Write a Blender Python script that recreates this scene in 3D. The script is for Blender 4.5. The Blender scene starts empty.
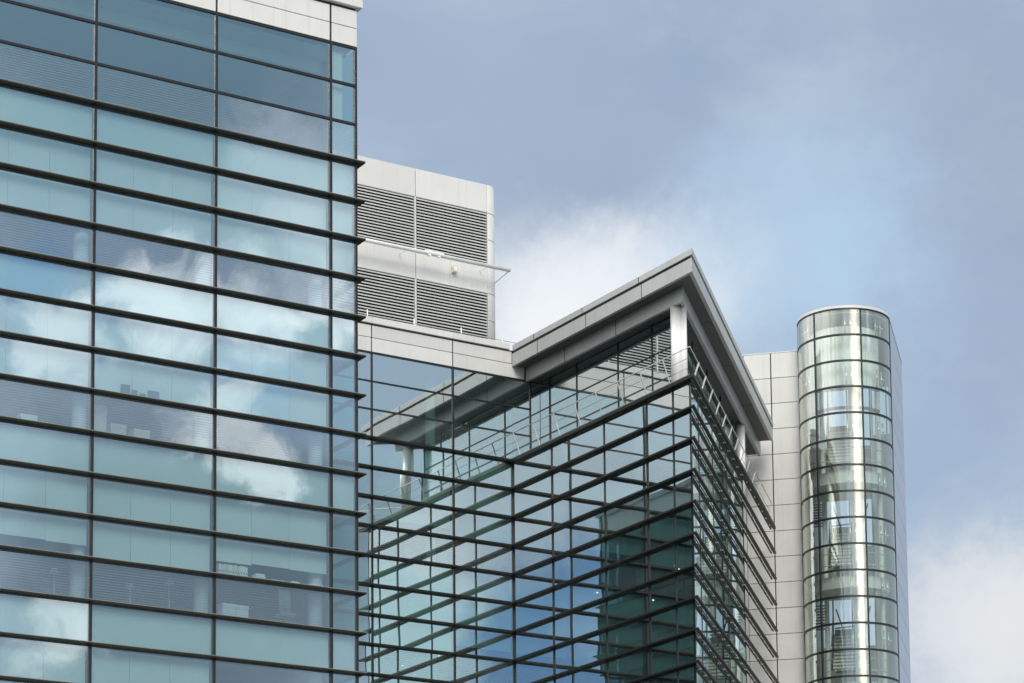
import bpy, bmesh, math, random
from mathutils import Vector, Matrix
random.seed(7)
S = math.sqrt(0.5)
scene = bpy.context.scene
COL = scene.collection

# ------------------------------------------------------------------ materials
def new_mat(name):
    m = bpy.data.materials.new(name); m.use_nodes = True
    nt = m.node_tree; nt.nodes.clear()
    out = nt.nodes.new('ShaderNodeOutputMaterial')
    return m, nt, out
def N(nt, kind, **kw):
    n = nt.nodes.new(kind)
    for k, v in kw.items():
        if k.startswith('i_'): n.inputs[k[2:].replace('_', ' ')].default_value = v
        else: setattr(n, k, v)
    return n
def L(nt, a, b): nt.links.new(a, b)
def mix_rgb(nt, fac, a, b, mode='MIX'):
    n = N(nt, 'ShaderNodeMix', data_type='RGBA', blend_type=mode)
    for sock, v in ((n.inputs[0], fac), (n.inputs[6], a), (n.inputs[7], b)):
        if hasattr(v, 'is_output'): L(nt, v, sock)
        else: sock.default_value = v
    return n.outputs[2]
def math_n(nt, op, a, b=None, clamp=False):
    n = N(nt, 'ShaderNodeMath', operation=op, use_clamp=clamp)
    for i, v in enumerate((a, b)):
        if v is None: continue
        if hasattr(v, 'is_output'): L(nt, v, n.inputs[i])
        else: n.inputs[i].default_value = v
    return n.outputs[0]
def ramp(nt, v, lo, hi, smooth=True):
    n = N(nt, 'ShaderNodeMapRange', interpolation_type='SMOOTHSTEP' if smooth else 'LINEAR')
    n.inputs['From Min'].default_value = lo; n.inputs['From Max'].default_value = hi
    L(nt, v, n.inputs['Value']); return n.outputs['Result']

def surface(name, col, rough=0.5, metal=0.0, var=0.08, scale=1.5, streak=0.0, bump=0.0, spec=0.5, objvar=0.0):
    """painted / metal sheet with faint blotches, rain streaks and a change of tone from piece to piece"""
    m, nt, out = new_mat(name)
    p = N(nt, 'ShaderNodeBsdfPrincipled'); L(nt, p.outputs[0], out.inputs[0])
    tc = N(nt, 'ShaderNodeTexCoord')
    nz = N(nt, 'ShaderNodeTexNoise', i_Scale=scale, i_Detail=5.0, i_Roughness=0.6); L(nt, tc.outputs['Object'], nz.inputs['Vector'])
    f = ramp(nt, nz.outputs['Fac'], 0.3, 0.7)
    dark = tuple(c * (1 - var * 2) for c in col) + (1,)
    c = mix_rgb(nt, f, dark, tuple(col) + (1,))
    if streak:
        mp = N(nt, 'ShaderNodeMapping'); mp.inputs['Scale'].default_value = (9, 9, 0.35); L(nt, tc.outputs['Object'], mp.inputs[0])
        n2 = N(nt, 'ShaderNodeTexNoise', i_Scale=1.0, i_Detail=3.0); L(nt, mp.outputs[0], n2.inputs['Vector'])
        c = mix_rgb(nt, math_n(nt, 'MULTIPLY', ramp(nt, n2.outputs['Fac'], 0.5, 0.8), streak), c, tuple(x * 0.55 for x in col) + (1,))
    if objvar:
        oi = N(nt, 'ShaderNodeObjectInfo')
        k = math_n(nt, 'ADD', math_n(nt, 'MULTIPLY', oi.outputs['Random'], objvar), 1 - objvar)
        cb = N(nt, 'ShaderNodeCombineColor'); [L(nt, k, cb.inputs[i]) for i in range(3)]
        c = mix_rgb(nt, 1.0, c, cb.outputs[0], 'MULTIPLY')
    L(nt, c, p.inputs['Base Color'])
    p.inputs['Metallic'].default_value = metal
    p.inputs['Specular IOR Level'].default_value = spec
    r = N(nt, 'ShaderNodeMapRange'); r.inputs['To Min'].default_value = rough * 0.8; r.inputs['To Max'].default_value = min(1, rough * 1.25)
    L(nt, nz.outputs['Fac'], r.inputs['Value']); L(nt, r.outputs[0], p.inputs['Roughness'])
    if bump:
        b = N(nt, 'ShaderNodeBump', i_Strength=bump, i_Distance=0.01); L(nt, nz.outputs['Fac'], b.inputs['Height']); L(nt, b.outputs[0], p.inputs['Normal'])
    return m

def glass(name, trans, gloss, fac, wav=0.0012, wscale=0.7, frit=0.0, rough=0.0, fres=0.5, haze=0.0, hazecol=(0.30, 0.48, 0.44), fritcol=(0.5, 0.53, 0.54)):
    """sheet glass: part mirror, part tinted see-through; slightly wavy; optional ceramic frit lines"""
    m, nt, out = new_mat(name)
    tr = N(nt, 'ShaderNodeBsdfTransparent'); tr.inputs[0].default_value = trans + (1,)
    gl = N(nt, 'ShaderNodeBsdfGlossy'); gl.inputs['Color'].default_value = gloss + (1,); gl.inputs['Roughness'].default_value = rough
    tc = N(nt, 'ShaderNodeTexCoord'); geo = N(nt, 'ShaderNodeNewGeometry')
    oi = N(nt, 'ShaderNodeObjectInfo')
    # wavy normal: two noise fields give a tiny sideways push
    off = N(nt, 'ShaderNodeVectorMath', operation='SCALE'); off.inputs[0].default_value = (37, 11, 23); L(nt, oi.outputs['Random'], off.inputs['Scale'])
    pos = N(nt, 'ShaderNodeVectorMath', operation='ADD'); L(nt, geo.outputs['Position'], pos.inputs[0]); L(nt, off.outputs[0], pos.inputs[1])
    nz = N(nt, 'ShaderNodeTexNoise', i_Scale=wscale, i_Detail=1.0); L(nt, pos.outputs[0], nz.inputs['Vector'])
    sub = N(nt, 'ShaderNodeVectorMath', operation='SUBTRACT'); L(nt, nz.outputs['Color'], sub.inputs[0]); sub.inputs[1].default_value = (0.5, 0.5, 0.5)
    sc = N(nt, 'ShaderNodeVectorMath', operation='SCALE'); sc.inputs['Scale'].default_value = wav * 6; L(nt, sub.outputs[0], sc.inputs[0])
    ad = N(nt, 'ShaderNodeVectorMath', operation='ADD'); L(nt, geo.outputs['Normal'], ad.inputs[0]); L(nt, sc.outputs[0], ad.inputs[1])
    nm = N(nt, 'ShaderNodeVectorMath', operation='NORMALIZE'); L(nt, ad.outputs[0], nm.inputs[0])
    L(nt, nm.outputs[0], gl.inputs['Normal'])
    lw = N(nt, 'ShaderNodeLayerWeight', i_Blend=0.5)
    f3 = math_n(nt, 'POWER', lw.outputs['Facing'], 3.0)
    ff = math_n(nt, 'ADD', math_n(nt, 'MULTIPLY', f3, fres), fac, True)
    mx = N(nt, 'ShaderNodeMixShader'); L(nt, ff, mx.inputs[0]); L(nt, tr.outputs[0], mx.inputs[1]); L(nt, gl.outputs[0], mx.inputs[2])
    res = mx.outputs[0]
    if haze:
        hz = N(nt, 'ShaderNodeBsdfDiffuse'); hz.inputs[0].default_value = hazecol + (1,)
        mh = N(nt, 'ShaderNodeMixShader'); mh.inputs[0].default_value = haze; L(nt, res, mh.inputs[1]); L(nt, hz.outputs[0], mh.inputs[2]); res = mh.outputs[0]
    if frit:
        sx = N(nt, 'ShaderNodeSeparateXYZ'); L(nt, geo.outputs['Position'], sx.inputs[0])
        w = math_n(nt, 'FRACT', math_n(nt, 'MULTIPLY', sx.outputs[2], 1 / 0.062))
        on = math_n(nt, 'LESS_THAN', w, 0.48)
        df = N(nt, 'ShaderNodeBsdfDiffuse'); df.inputs[0].default_value = fritcol + (1,)
        dl = N(nt, 'ShaderNodeMixShader'); dl.inputs[0].default_value = 0.25; L(nt, df.outputs[0], dl.inputs[1]); L(nt, gl.outputs[0], dl.inputs[2])
        m2 = N(nt, 'ShaderNodeMixShader'); L(nt, math_n(nt, 'MULTIPLY', on, frit), m2.inputs[0]); L(nt, res, m2.inputs[1]); L(nt, dl.outputs[0], m2.inputs[2])
        res = m2.outputs[0]
    L(nt, res, out.inputs[0])
    return m

def emit(name, col, s):
    m, nt, out = new_mat(name)
    e = N(nt, 'ShaderNodeEmission'); e.inputs[0].default_value = col + (1,); e.inputs[1].default_value = s
    L(nt, e.outputs[0], out.inputs[0]); return m

M = {}
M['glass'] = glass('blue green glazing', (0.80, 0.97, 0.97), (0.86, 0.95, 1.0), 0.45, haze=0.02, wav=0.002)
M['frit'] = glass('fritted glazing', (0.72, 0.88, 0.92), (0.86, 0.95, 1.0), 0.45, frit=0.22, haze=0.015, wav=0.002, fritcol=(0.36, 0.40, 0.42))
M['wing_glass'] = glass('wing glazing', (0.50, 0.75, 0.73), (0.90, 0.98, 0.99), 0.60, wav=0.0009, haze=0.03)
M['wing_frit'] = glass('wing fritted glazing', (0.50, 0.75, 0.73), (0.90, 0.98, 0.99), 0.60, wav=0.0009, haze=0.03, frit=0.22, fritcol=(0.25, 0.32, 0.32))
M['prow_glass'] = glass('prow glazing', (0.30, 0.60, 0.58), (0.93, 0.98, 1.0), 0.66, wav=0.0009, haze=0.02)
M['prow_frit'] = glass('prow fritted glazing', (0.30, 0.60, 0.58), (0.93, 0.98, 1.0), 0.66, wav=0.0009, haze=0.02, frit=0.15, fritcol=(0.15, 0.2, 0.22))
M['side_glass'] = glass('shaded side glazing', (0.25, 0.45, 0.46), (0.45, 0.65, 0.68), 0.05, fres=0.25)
M['tower_glass'] = glass('curved clear glazing', (0.90, 0.98, 0.92), (0.98, 1.0, 0.92), 0.29, haze=0.06, hazecol=(0.74, 0.86, 0.72), wav=0.012, wscale=1.6, rough=0.06, fres=0.9)
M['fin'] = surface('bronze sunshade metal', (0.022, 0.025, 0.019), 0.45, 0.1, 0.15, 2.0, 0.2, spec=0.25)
M['fin_highlight'] = surface('sunshade edge highlight', (0.30, 0.30, 0.25), 0.35, 0.4, 0.1, 2.0)  # paler strip stands in for light catching the fin edge
M['frame'] = surface('dark mullion metal', (0.018, 0.021, 0.023), 0.4, 0.2, 0.1, 3.0)
M['white_panel'] = surface('white cladding', (0.70, 0.70, 0.67), 0.45, 0.0, 0.03, 0.8, 0.22, 0.05, objvar=0.10)
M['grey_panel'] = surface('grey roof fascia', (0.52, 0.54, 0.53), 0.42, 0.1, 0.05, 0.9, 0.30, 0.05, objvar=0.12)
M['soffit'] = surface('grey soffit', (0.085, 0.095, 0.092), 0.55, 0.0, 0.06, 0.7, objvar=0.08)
M['joint'] = surface('shadow joint', (0.03, 0.032, 0.032), 0.8, 0, 0.1)
M['silver'] = surface('silver cladding', (0.60, 0.64, 0.68), 0.30, 0.55, 0.04, 1.2, 0.1, objvar=0.06)
M['core_panel'] = surface('pale core cladding', (0.66, 0.655, 0.63), 0.42, 0.0, 0.035, 1.1, 0.18, 0.04, objvar=0.09)
M['steel'] = surface('polished steel', (0.96, 0.96, 0.93), 0.30, 0.2, 0.03, 2.0, 0.1)
M['rail_steel'] = surface('brushed rail steel', (0.66, 0.66, 0.62), 0.32, 0.6, 0.05, 2.0)
M['wire'] = surface('rail wire', (0.22, 0.23, 0.22), 0.4, 0.4, 0.05)
M['blind'] = surface('roller blind fabric', (0.70, 0.78, 0.75), 0.9, 0, 0.03, 0.6, objvar=0.10)
M['spandrel'] = surface('backed spandrel', (0.64, 0.74, 0.72), 0.8, 0, 0.03, 0.4, objvar=0.08)
M['ceiling'] = surface('white ceiling', (0.62, 0.64, 0.63), 0.9, 0, 0.04)
M['slab'] = surface('floor slab', (0.30, 0.32, 0.33), 0.9, 0, 0.06)
M['interior'] = surface('interior wall', (0.07, 0.08, 0.12), 0.9, 0, 0.15, 0.5)
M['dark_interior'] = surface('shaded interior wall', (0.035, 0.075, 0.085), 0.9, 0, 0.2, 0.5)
M['col_white'] = surface('white column paint', (0.78, 0.80, 0.77), 0.6, 0, 0.03)
M['louvre'] = surface('louvre blade', (0.62, 0.63, 0.60), 0.45, 0.1, 0.04, 1.0, 0.1)
M['void'] = surface('louvre void', (0.012, 0.012, 0.012), 0.9, 0, 0.1)
M['pipe'] = surface('white tube paint', (0.80, 0.80, 0.78), 0.35, 0.0, 0.04, 3.0, 0.15)
M['cream'] = surface('cream lamp housing', (0.72, 0.68, 0.52), 0.5, 0, 0.05)
M['paper'] = surface('white card', (0.94, 0.95, 0.92), 0.8, 0, 0.04, 4)
M['binder'] = surface('binder spine', (0.96, 0.94, 0.86), 0.7, 0, 0.05, 3, objvar=0.3)
M['kraft'] = surface('brown card', (0.74, 0.69, 0.56), 0.85, 0, 0.06, 3)
M['navy'] = surface('dark blue plastic', (0.04, 0.06, 0.10), 0.6, 0, 0.05)
M['fabric'] = surface('chair fabric', (0.5, 0.52, 0.5), 0.9, 0, 0.1, 5)
M['ground'] = surface('paving', (0.30, 0.295, 0.28), 0.85, 0, 0.15, 0.2)
M['lamp'] = emit('lit downlight', (1.0, 0.86, 0.62), 9.0)

# ------------------------------------------------------------------ mesh helpers
class MB:
    def __init__(self): self.bm = bmesh.new(); self.mats = []; self.mi = 0
    def use(self, mat):
        if mat not in self.mats: self.mats.append(mat)
        self.mi = self.mats.index(mat); return self
    def face(self, pts, smooth=False):
        vs = [self.bm.verts.new(p) for p in pts]
        f = self.bm.faces.new(vs); f.material_index = self.mi; f.smooth = smooth; return f
    def box(self, o, a, b, c):
        o, a, b, c = map(Vector, (o, a, b, c))
        v = [self.bm.verts.new(o + a * i + b * j + c * k) for k in (0, 1) for j in (0, 1) for i in (0, 1)]
        for idx in ((0, 2, 3, 1), (4, 5, 7, 6), (0, 1, 5, 4), (2, 6, 7, 3), (0, 4, 6, 2), (1, 3, 7, 5)):
            f = self.bm.faces.new([v[i] for i in idx]); f.material_index = self.mi
        return self
    def aabb(self, x0, x1, y0, y1, z0, z1): return self.box((x0, y0, z0), (x1 - x0, 0, 0), (0, y1 - y0, 0), (0, 0, z1 - z0))
    def prism(self, plan, z0, z1, smooth=False):
        lo = [self.bm.verts.new((x, y, z0)) for x, y in plan]; hi = [self.bm.verts.new((x, y, z1)) for x, y in plan]
        n = len(plan)
        for i in range(n):
            f = self.bm.faces.new((lo[i], lo[(i + 1) % n], hi[(i + 1) % n], hi[i])); f.material_index = self.mi; f.smooth = smooth
        for ring in (lo[::-1], hi):
            f = self.bm.faces.new(ring); f.material_index = self.mi
        return self
    def tube(self, p0, p1, r, seg=10, r1=None):
        p0, p1 = Vector(p0), Vector(p1); d = (p1 - p0).normalized()
        u = d.orthogonal().normalized(); w = d.cross(u); r1 = r if r1 is None else r1
        A = [self.bm.verts.new(p0 + (u * math.cos(t) + w * math.sin(t)) * r) for t in [2 * math.pi * i / seg for i in range(seg)]]
        B = [self.bm.verts.new(p1 + (u * math.cos(t) + w * math.sin(t)) * r1) for t in [2 * math.pi * i / seg for i in range(seg)]]
        for i in range(seg):
            f = self.bm.faces.new((A[i], A[(i + 1) % seg], B[(i + 1) % seg], B[i])); f.smooth = True; f.material_index = self.mi
        for ring in (A[::-1], B):
            f = self.bm.faces.new(ring); f.material_index = self.mi
        return self
    def build(self, name, mat=None, parent=None, bevel=0.0, loc=None):
        if mat is not None and not self.mats: self.mats = [mat]
        self.bm.normal_update()
        bmesh.ops.recalc_face_normals(self.bm, faces=[f for f in self.bm.faces]) if getattr(self, 'recalc', True) else None
        me = bpy.data.meshes.new(name)
        if bevel:
            bmesh.ops.bevel(self.bm, geom=self.bm.edges[:], offset=bevel, segments=2, affect='EDGES', profile=0.6)
        if loc is not None:
            bmesh.ops.translate(self.bm, verts=self.bm.verts[:], vec=-Vector(loc))
        self.bm.to_mesh(me); self.bm.free()
        for mt in self.mats: me.materials.append(M[mt] if isinstance(mt, str) else mt)
        o = bpy.data.objects.new(name, me); COL.objects.link(o)
        if parent: o.parent = parent; o.matrix_parent_inverse = Matrix.Translation(-parent.location)
        if loc is not None and not parent: o.location = loc
        return o
def thing(name, label, cat, loc=(0, 0, 0), group=None):
    o = bpy.data.objects.new(name, None); COL.objects.link(o); o.location = loc; o.empty_display_size = 0.3
    o['label'] = label; o['category'] = cat
    if group: o['group'] = group
    return o
def tag(o, label, cat, group=None):
    o['label'] = label; o['category'] = cat
    if group: o['group'] = group
    return o
def box_part(name, mat, parent, x0, x1, y0, y1, z0, z1, bevel=0.0): return MB().use(mat).aabb(x0, x1, y0, y1, z0, z1).build(name, None, parent, bevel)
def pane(name, mat, parent, p, u, h, n, tilt=0.0022):
    """one flat sheet of glass spanning u (along) by h (up) at p, facing n, set very slightly out of true"""
    p, u, h, n = map(Vector, (p, u, h, n))
    tu, th = random.gauss(0, tilt) , random.gauss(0, tilt)
    mb = MB().use(mat)
    q = []
    for a, b in ((0, 0), (1, 0), (1, 1), (0, 1)):
        q.append(p + u * a + h * b + n * ((a - .5) * u.length * tu + (b - .5) * h.length * th))
    mb.recalc = False
    if (q[1] - q[0]).cross(q[2] - q[0]).dot(n) < 0: q.reverse()
    mb.face(q)
    return mb.build(name, None, parent)

def DE(d, e): return ((d + e) * S, (e - d) * S)         # wing grid turned by 45 degrees: d to the right, e away
uD = Vector((S, S, 0)); nD = Vector((S, -S, 0)); UP = Vector((0, 0, 1))

# ------------------------------------------------------------------ OFFICE TOWER (front left)
YA, XR = 55.29, 29.78                                  # glass plane, right hand corner
XA = [16.53, 19.66, 22.79, 25.92, 29.05, XR]           # mullion lines
ZF = 27.74                                             # first sunshade
NROW = 15
tower = thing('office_tower', 'tall office block with blue green glass front and dark horizontal sunshades, nearest at left', 'office building', (23, YA, 0))
def a_fin(z):
    m = MB().use('fin')
    d, t = 0.17, 0.048
    m.prism([(XA[0], YA - d), (XR + d, YA - d), (XR + d, 74.05), (XR + .02, 74.05), (XR + .02, YA - .02), (XA[0], YA - .02)], z - t, z)
    m.use('fin_highlight').aabb(XA[0], XR + d + .004, YA - d - .004, YA - d + .01, z - .012, z + .003)
    return m.build('sunshade_fin', None, tower)
for k in range(NROW + 1): a_fin(ZF - k)
rowz = [30.72, 29.73, 28.72] + [ZF - k for k in range(NROW + 1)]
for i in range(len(rowz) - 1):
    z1, z0 = rowz[i], rowz[i + 1]
    frit = (i == 2) or (i > 2 and (i - 3) % 4 == 3)
    for j in range(5):
        pane('glass_pane', 'frit' if frit else 'glass', tower, (XA[j], YA, z0), (XA[j + 1] - XA[j], 0, 0), (0, 0, z1 - z0), (0, -1, 0))
    if i in (0, 1): box_part('transom', 'frame', tower, XA[0], XR + .012, YA - .035, YA + .05, z0 - .03, z0 + .03)
    if i == 2 or i > 2: box_part('transom', 'frame', tower, XA[0], XR - .06, YA + .01, YA + .06, z0 - .11, z0 - .02)
box_part('transom', 'frame', tower, XA[0], XR + .012, YA - .035, YA + .05, 30.69, 30.75)
for x in XA: box_part('mullion', 'frame', tower, x - .035 if x != XR else x - .05, x + .035 if x != XR else x + .01, YA - .038, YA + .08, 4.0, 30.69)
# parapet of white panels with open joints and an overhanging coping
for j in range(5):
    for z0, z1 in ((30.76, 31.23), (31.25, 31.70)):
        box_part('parapet_panel', 'white_panel', tower, XA[j] + .03, XA[j + 1] - (.03 if j < 4 else -.01), YA - .03, YA + .1, z0, z1, .006)
box_part('parapet_backing', 'joint', tower, XA[0], XR - .02, YA + .0, YA + .3, 30.755, 31.78)
for j in range(5):
    box_part('coping', 'white_panel', tower, XA[j] + .004, XA[j + 1] - .004 + (.13 if j == 4 else 0), YA - .14, YA + .5, 31.77, 31.97, .01)
# right hand side wall: deeper, shaded glazing in one strip per storey
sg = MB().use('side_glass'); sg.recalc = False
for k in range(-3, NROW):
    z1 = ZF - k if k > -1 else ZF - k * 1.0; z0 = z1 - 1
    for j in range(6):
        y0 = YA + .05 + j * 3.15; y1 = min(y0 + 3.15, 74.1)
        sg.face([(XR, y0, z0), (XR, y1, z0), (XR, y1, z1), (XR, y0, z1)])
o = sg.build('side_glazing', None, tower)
box_part('side_blackout', 'dark_interior', tower, XR - .5, XR - .4, YA + .8, 74.0, 12, 30.6)  # added dark sheet keeps the side glazing dark where it is mirrored
for j in range(1, 7): box_part('side_mullion', 'frame', tower, XR - .08, XR + .015, YA + j * 3.15 - .03, YA + j * 3.15 + .03, 4, 30.7)
box_part('side_parapet', 'white_panel', tower, XR - .3, XR - .002, YA + .31, 74.1, 30.76, 31.76)
box_part('side_coping', 'grey_panel', tower, XR - .4, XR + .12, YA + .51, 74.1, 31.77, 31.97)
# inside: floors, ceilings, blinds, columns
for f in (27.72, 23.72, 19.72, 15.72, 11.72):
    box_part('floor_slab', 'slab', tower, XA[0], XR - .1, YA + .12, YA + 9, f - .35, f - .02)
    if f < 27: box_part('suspended_ceiling', 'ceiling', tower, XA[0], XR - .12, YA + .35, YA + 9, f + 2.92, f + 2.97)
    for j in range(5):
        # spandrel (ceiling void) behind the top row of each storey
        if f < 27:
            x0, x1 = XA[j] + .04, XA[j + 1] - .04
            box_part('spandrel_panel', 'spandrel', tower, x0, x1, YA + .085, YA + .11, f + 3.0, f + 3.9)
            drop = {(23.72, 2): 0, (23.72, 3): 0, (15.72, 2): .02, (15.72, 3): .40, (15.72, 1): .34}.get((f, j), random.choice([0, 0, .05, .0, .12]))
            if j == 4 and 14 < f < 20: continue
            if (f, j) in ((15.72, 4), (11.72, 3), (11.72, 4)): continue
            nb = 3 if j < 4 else 1
            for q in range(nb):
                w_ = (x1 - x0) / nb; dz = random.choice([0, 0, 0, .012, .03]) if drop < .2 else random.choice([0, .015, -.02])
                box_part('roller_blind', 'blind', tower, x0 + q * w_ + .004, x0 + (q + 1) * w_ - .004, YA + .16, YA + .167, f + 1.02 + drop + dz, f + 2.98)
for j, x in enumerate((16.40, 19.53, 22.66, 25.80, 28.86)):
    m = MB().use('col_white'); m.tube((x, YA + .48, 11), (x, YA + .48, 27.3), .18, 20); m.build('interior_column', None, tower)
box_part('ceiling_cove', 'ceiling', tower, XA[0], XR - .5, YA + .9, YA + 1.0, 30.30, 30.61)
box_part('roller_blind', 'blind', tower, XA[4] + .05, XA[4] + .42, YA + .16, YA + .167, 28.75, 30.6)
box_part('roof_ceiling', 'ceiling', tower, XA[0], XR - .12, YA + .3, YA + 9, 30.62, 30.72)
box_part('roof_deck', 'slab', tower, XA[0], XR - .35, YA + .52, 74.0, 31.3, 31.4)
box_part('back_wall', 'interior', tower, XA[0], XR - .12, YA + 9, YA + 9.2, 4, 30.6)
box_part('end_wall', 'interior', tower, XA[0] - .15, XA[0] - .05, YA, 74.0, 0, 31.7)
box_part('lower_facade', 'frame', tower, XA[0], XR, YA + .02, YA + .3, 0.0, ZF - NROW - .08)
box_part('side_lower_facade', 'frame', tower, XR - .3, XR - .01, YA + .31, 74.1, 0.0, ZF - NROW - .08)

# things on the sills and floors behind the glass
def binder(x, z, h, w, lab):
    m = MB().use('binder'); m.aabb(x, x + w, YA + .07, YA + .29, z, z + h)
    m.use('navy').aabb(x + w * .3, x + w * .7, YA + .067, YA + .0695, z + h * .25, z + h * .42)
    return tag(m.build('binder', None, None), lab, 'binder', 'pale binders on the sill behind the glass')
for i in range(11):
    binder(26.08 + i * .070, 16.785, .24 + .02 * random.random(), .055 + .01 * random.random(), 'pale binder standing in the row of binders on the office sill')
def carton(name, mat, x0, x1, z0, h, lab, cat, y=.36, open_=False):
    m = MB().use(mat); w = .28
    m.aabb(x0, x1, YA + y, YA + y + w, z0, z0 + h)
    m.aabb(x0 - .008, x1 + .008, YA + y - .008, YA + y + w + .008, z0 + h * .8, z0 + h + .01)
    return tag(m.build(name, None, None), lab, cat)
def tray(name, mat, x0, x1, z0, h, lab, cat):
    m = MB().use(mat); y0, y1 = YA + .07, YA + .32
    for k in range(3): m.aabb(x0 + .015 * k, x1 - .01 * k, y0 + .01 * k, y1, z0 + k * h / 3, z0 + (k + .72) * h / 3)
    return tag(m.build(name, None, None), lab, cat)
tray('paper_tray', 'paper', 27.04, 27.32, 16.785, .15, 'white paper tray on the sill just right of the binders', 'paper tray')
tray('paper_stack', 'paper', 28.0, 28.25, 16.785, .07, 'low stack of white papers on the sill under the raised blind', 'paper stack')
carton('archive_box', 'paper', 26.32, 26.66, 15.74, .42, 'white archive box on the floor left of its twin below the binders', 'box')
carton('archive_box', 'paper', 26.68, 27.0, 15.74, .41, 'white archive box on the floor right of its twin below the binders', 'box')
carton('carton', 'kraft', 22.92, 23.3, 19.74, .78, 'tall buff carton beside the mullion behind striped glass', 'box')
carton('carton', 'kraft', 23.42, 23.8, 19.74, .40, 'middle low buff carton behind striped glass', 'box')
carton('carton', 'kraft', 24.0, 24.4, 19.74, .36, 'rightmost low buff carton behind striped glass', 'box')
def desk_item(x0, x1, h, lab):
    m = MB().use('navy'); m.aabb(x0, x1, YA + .30 - .16, YA + .30 - .15, 20.66, 20.74 + h); m.aabb(x0 + .05, x1 - .05, YA + .141, YA + .149, 20.6, 20.7)
    return m
sill = box_part('window_sill', 'slab', tower, XA[0], XR - .12, YA + .062, YA + .42, 16.70, 16.78)
sill = box_part('window_sill', 'slab', tower, XA[0], XR - .12, YA + .062, YA + .155, 20.70, 20.78)
for x0, x1, h, nm, lab in ((23.55, 23.78, .24, 'monitor', 'dark square screen standing leftmost against the closed blind'), (23.83, 23.97, .14, 'desk_clock', 'small dark box next to the square screen against the blind'),
                       (24.04, 24.18, .09, 'tape_holder', 'smallest dark box between the two screens against the blind'), (24.24, 24.52, .20, 'monitor', 'wide dark screen standing rightmost against the closed blind')):
    m = MB().use('navy'); m.aabb(x0, x1, YA + .10, YA + .13, 20.80, 20.79 + h + .02); m.aabb((x0 + x1) / 2 - .03, (x0 + x1) / 2 + .03, YA + .09, YA + .14, 20.781, 20.80)
    tag(m.build(nm, None, None), lab, 'screen' if nm == 'monitor' else 'desk item')
def lamp(x, z, h, lab, y=.75):
    t = thing('floor_lamp', lab, 'lamp', (x, YA + y, z))
    m = MB().use('paper'); m.tube((x, YA + y, z + .03), (x, YA + y, z + h), .014, 8); m.build('pole', None, t)
    m = MB().use('navy'); m.tube((x, YA + y, z), (x, YA + y, z + .03), .13, 20); m.build('base', None, t)
    m = MB().use('paper'); m.tube((x, YA + y, z + h - .12), (x, YA + y, z + h), .12, 18, .07); m.build('lamp_shade', None, t)
lamp(24.1, 15.74, .72, 'slim pale lamp left of the other in the middle bay behind striped glass')
lamp(25.1, 15.74, .95, 'slim pale lamp right of the other, near the mullion in the middle bay')
lamp(22.2, 15.74, .85, 'slim pale lamp alone in the leftmost bay behind striped glass')
tray('paper_stack', 'paper', 28.45, 28.9, 16.785, .05, 'long thin stack of papers at the right end of the sill', 'paper stack')
tray('desk_tray', 'kraft', 27.45, 27.85, 16.785, .05, 'flat brown tray between the paper tray and the paper stacks', 'tray')
carton('carton', 'kraft', 27.3, 27.95, 15.74, .17, 'flat brown carton on the floor beside the white archive boxes', 'box', .5)
carton('file_box', 'paper', 21.2, 21.6, 19.74, .3, 'white file box on the floor at left edge behind striped glass', 'box', .4)
# office chair seen through the striped glass
ch = thing('office_chair', 'pale office chair with tall back behind striped glass', 'chair', (28.2, YA + .9, 15.72))
m = MB().use('fabric'); m.box((28.05, YA + .8, 16.2), (.34, .06, 0), (0, .06, .0), (.03, .08, .62)); m.build('backrest', None, ch, .02)
m = MB().use('fabric'); m.aabb(28.0, 28.42, YA + .62, YA + 1.06, 16.13, 16.2); m.build('seat', None, ch, .02)
m = MB().use('navy'); m.tube((28.2, YA + .85, 15.8), (28.2, YA + .85, 16.13), .025)
for k in range(5):
    t = k * 1.2566; m.tube((28.2, YA + .85, 15.83), (28.2 + .26 * math.cos(t), YA + .85 + .26 * math.sin(t), 15.75), .02, 6)
m.build('base', None, ch)

# ------------------------------------------------------------------ LINK BLOCK (middle, set back)
YB, XC = 74.24, 46.04
link = thing('link_block', 'set back glass office block with pale parapet between the tall block and the pointed wing', 'office building', (40, YB, 0))
XB = [34.26, 37.40, 40.54, 43.68, XC]
ZB = 27.24
rowb = [30.15, 29.17, 28.21] + [ZB - k for k in range(14)]
NB = 13
for k in range(NB):
    z = ZB - k; d, t = .18, .055
    m = MB().use('fin'); m.prism([(XR + .25, YB - d), (XC - d, YB - d), (XC - .02, YB - .02), (XR + .25, YB - .02)], z - t, z); m.build('sunshade_fin', None, link)
for i in range(len(rowb) - 1):
    z1, z0 = rowb[i], rowb[i + 1]
    frit = (i == 2) or (i > 2 and (i - 3) % 4 == 3)
    for j in range(4):
        x1 = XB[j + 1]
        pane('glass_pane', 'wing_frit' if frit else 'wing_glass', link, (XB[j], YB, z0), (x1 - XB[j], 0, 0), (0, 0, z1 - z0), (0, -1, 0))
    if i < 2: box_part('transom', 'frame', link, XR + .2, 46.78 if True else XC, YB - .03, YB + .05, z0 - .025, z0 + .025)
    else: box_part('transom', 'frame', link, XR + .2, XC - .03, YB + .01, YB + .06, z0 - .10, z0 - .02)
for z1, z0 in zip(rowb[:3], rowb[1:4]):
    pane('glass_pane', 'wing_glass', link, (XC, YB, z0), (.74, 0, 0), (0, 0, z1 - z0), (0, -1, 0))
    pane('glass_pane', 'wing_glass', link, (46.78, YB, z0), (.41, 0, 0), (0, 0, z1 - z0), (0, -1, 0))
box_part('mullion', 'frame', link, 46.755, 46.805, YB - .034, YB + .05, ZB, 30.13)
box_part('transom', 'frame', link, XR + .2, 47.15, YB - .03, YB + .05, 30.12, 30.175)
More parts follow.
